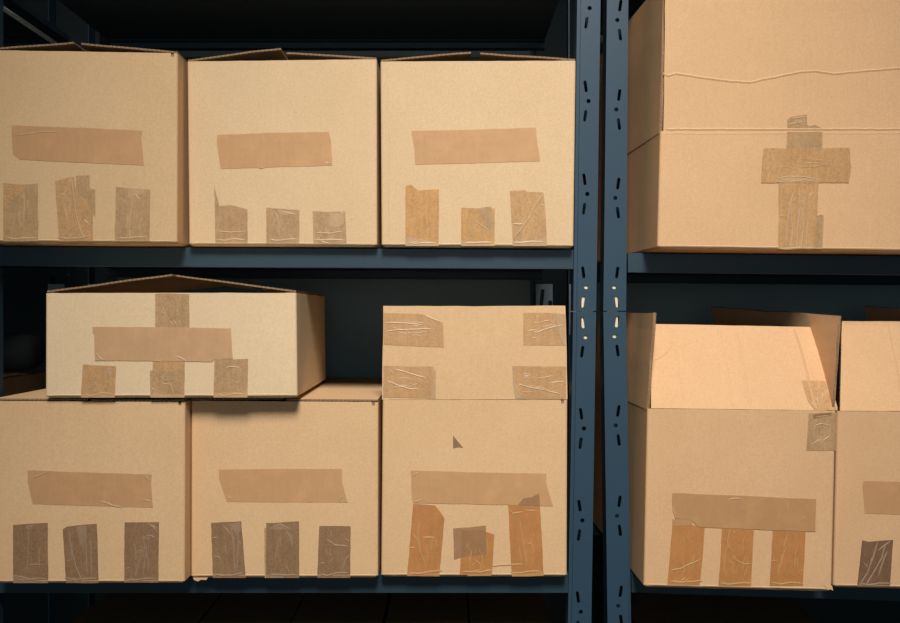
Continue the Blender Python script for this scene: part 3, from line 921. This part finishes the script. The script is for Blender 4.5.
zt = lambda x: zpx(-60)
UPZ = CAM_Z + 0.530
aU = Vector((0, 0, UPZ))
x0, x1 = xpx(-7.4), xpx(573.0)
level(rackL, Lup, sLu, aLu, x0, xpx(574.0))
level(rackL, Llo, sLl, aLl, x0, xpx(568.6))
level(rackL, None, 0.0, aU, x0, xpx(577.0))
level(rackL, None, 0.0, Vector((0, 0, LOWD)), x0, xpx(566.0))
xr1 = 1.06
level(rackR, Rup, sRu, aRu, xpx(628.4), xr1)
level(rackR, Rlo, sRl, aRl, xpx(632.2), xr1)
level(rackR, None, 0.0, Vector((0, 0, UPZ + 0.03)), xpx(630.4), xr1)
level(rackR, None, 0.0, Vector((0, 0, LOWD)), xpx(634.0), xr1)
# far posts of the right rack, beyond the frame
bm = bmesh.new()
bar(bm, xr1, xr1 + 0.03, 0.0, 0.03, 0.002, zpx(-180))
link('post', bm, M['blue'], rackR)
bm = bmesh.new()
bar(bm, xr1, xr1 + 0.03, 0.452, 0.482, 0.002, zpx(-180))
link('post', bm, M['blue'], rackR)
# dark sheet backs; upper ones added to keep lamp light off the wall
for root, xa, xb in ((rackL, -0.655, 0.158), (rackR, 0.27, 1.05)):
    bm = bmesh.new()
    bar(bm, xa, xb, 0.486, 0.488, CAM_Z - 0.44, CAM_Z + 0.11)
    link('back_panel', bm, M['panel'], root)
    bm = bmesh.new()
    bar(bm, xa, xb, 0.486, 0.488, UPZ - 0.03, zpx(-180))
    link('back_panel', bm, M['wall'], root)
# side brace of the left rack
bm = bmesh.new()
bar(bm, xpx(-11.5), xpx(-8.6), 0.034, 0.45, CAM_Z + 0.446, CAM_Z + 0.4490)
bar(bm, xpx(-11.5), xpx(-10.0), 0.034, 0.45, CAM_Z + 0.443, CAM_Z + 0.446)
link('side_brace', bm, M['steel'], rackL)  # pale colour paints the brace's lit top edge

# neighbouring rack at the far left, glimpsed behind the end post
rackN = empty('shelving_rack', (-1.05, 0.22, 0.0), 'dark neighbouring shelving rack glimpsed past the far left post', 'shelving rack', GR)
NZ = CAM_Z - 0.375
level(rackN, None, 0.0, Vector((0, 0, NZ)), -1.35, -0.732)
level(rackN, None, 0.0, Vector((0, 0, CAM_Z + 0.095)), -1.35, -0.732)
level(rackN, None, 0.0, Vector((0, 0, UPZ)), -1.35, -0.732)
for (xx, yy) in ((-0.722, 0.0), (-1.37, 0.0), (-1.37, 0.452)):
    bm = bmesh.new()
    bar(bm, xx - 0.008, xx + 0.024, yy, yy + 0.03, 0.002, zpx(-180))
    link('post', bm, M['blue'], rackN)
rear_post(rackN, -0.760, 4)
bm = bmesh.new(); bar(bm, -1.36, -0.69, 0.486, 0.488, UPZ - 0.03, zpx(-180)); link('back_panel', bm, M['wall'], rackN)  # added back, mostly unseen, keeps the wall beyond in shade
pa, pb = 450 + -1.02 * 700, 450 + -0.748 * 700
bn = carton('dark cardboard box in the gloom at the far left, behind the end post', lambda x: NZ, (pa, pb, pb, pa), (380, 380), 0.01, 0.01, 0.40, M['kraft'], None,
            top_z=CAM_Z - 0.1135, seed=31.0, notch=False, lip=False)
flat_flaps(bn, 0.0, 31.0)
# cloth roll on it
bm = bmesh.new()
rr = 0.034
zc = CAM_Z - 0.1075 + rr + 0.001
segs = [(-0.98, 0.6), (-0.972, 0.92), (-0.955, 1.0), (-0.86, 1.02), (-0.775, 1.0), (-0.752, 0.93), (-0.741, 0.78), (-0.737, 0.5)]
rings = []
for (x, k) in segs:
    rings.append([bm.verts.new((x, 0.33 + rr * k * math.cos(a * math.pi / 12) * 1.15, zc + rr * k * 0.98 * math.sin(a * math.pi / 12) - rr * (1 - 0.98) * 0)) for a in range(24)])
for a, c in zip(rings, rings[1:]):
    for i in range(24):
        bm.faces.new((a[i], a[(i + 1) % 24], c[(i + 1) % 24], c[i]))
bm.faces.new(rings[0]); bm.faces.new(rings[-1])
o = link('cloth_roll', bm, M['cloth'], None, smooth=True)
o['label'] = 'dark grey rolled bundle lying in the gloom at the far left'
o['category'] = 'roll'

# ------------------------------------------------------------------ room
def struct(name, bm, m):
    o = link(name, bm, m)
    o['kind'] = 'structure'
    return o
bm = bmesh.new(); bar(bm, -2.4, 2.4, -3.2, 0.9, -0.05, 0.0); struct('floor', bm, M['floor'])
bm = bmesh.new(); bar(bm, -2.4, 2.4, 0.85, 0.9, 0.0, 4.0); struct('wall_back', bm, M['wall'])
bm = bmesh.new(); bar(bm, -2.4, 2.4, -3.2, 0.9, 4.0, 4.05); struct('ceiling', bm, M['wall'])

# ------------------------------------------------------------------ light
def area(name, loc, target, size, power, col):
    L = bpy.data.lights.new(name, 'AREA')
    L.shape = 'RECTANGLE'
    L.size, L.size_y = size
    L.energy = power
    L.color = col
    o = bpy.data.objects.new(name, L)
    COL.objects.link(o)
    o.location = loc
    o.rotation_euler = (Vector(target) - Vector(loc)).to_track_quat('-Z', 'Y').to_euler()
    return o
L = bpy.data.lights.new('aisle_ceiling_lamp', 'SPOT')     # lamp hanging in the aisle, cone narrowed to imitate lens vignetting
L.energy = 650
L.color = (1.0, 0.965, 0.905)
L.shadow_soft_size = 0.55
L.spot_size = math.radians(42)
L.spot_blend = 1.0
lo = bpy.data.objects.new('aisle_ceiling_lamp', L)
COL.objects.link(lo)
lo.location = (0.14, -2.45, 3.6)
lo.rotation_euler = (Vector((0.12, 0.0, 1.04)) - Vector(lo.location)).to_track_quat('-Z', 'Y').to_euler()
area('front_fill', (0.0, -2.9, 1.32), (0.0, 0.0, 1.2), (1.4, 0.7), 6.5, (0.86, 0.95, 1.0))  # added weak cool fill from behind the camera, lifts the shelf backs
w = bpy.data.worlds.new('world')
scene.world = w
w.use_nodes = True
w.node_tree.nodes['Background'].inputs[0].default_value = (0.6, 0.95, 1.0, 1)
w.node_tree.nodes['Background'].inputs[1].default_value = 0.065

# ------------------------------------------------------------------ camera
cam = bpy.data.cameras.new('camera')
cam.sensor_width = 36.0
cam.lens = 36.0
cam.clip_start = 0.02
co = bpy.data.objects.new('camera', cam)
COL.objects.link(co)
co.location = CAMP
co.rotation_euler = (math.pi / 2, 0, 0)
scene.camera = co
vs = scene.view_settings
vs.view_transform = 'Standard'
vs.look = 'None'
vs.exposure = 0.0
vs.gamma = 1.0
vs.use_curve_mapping = False
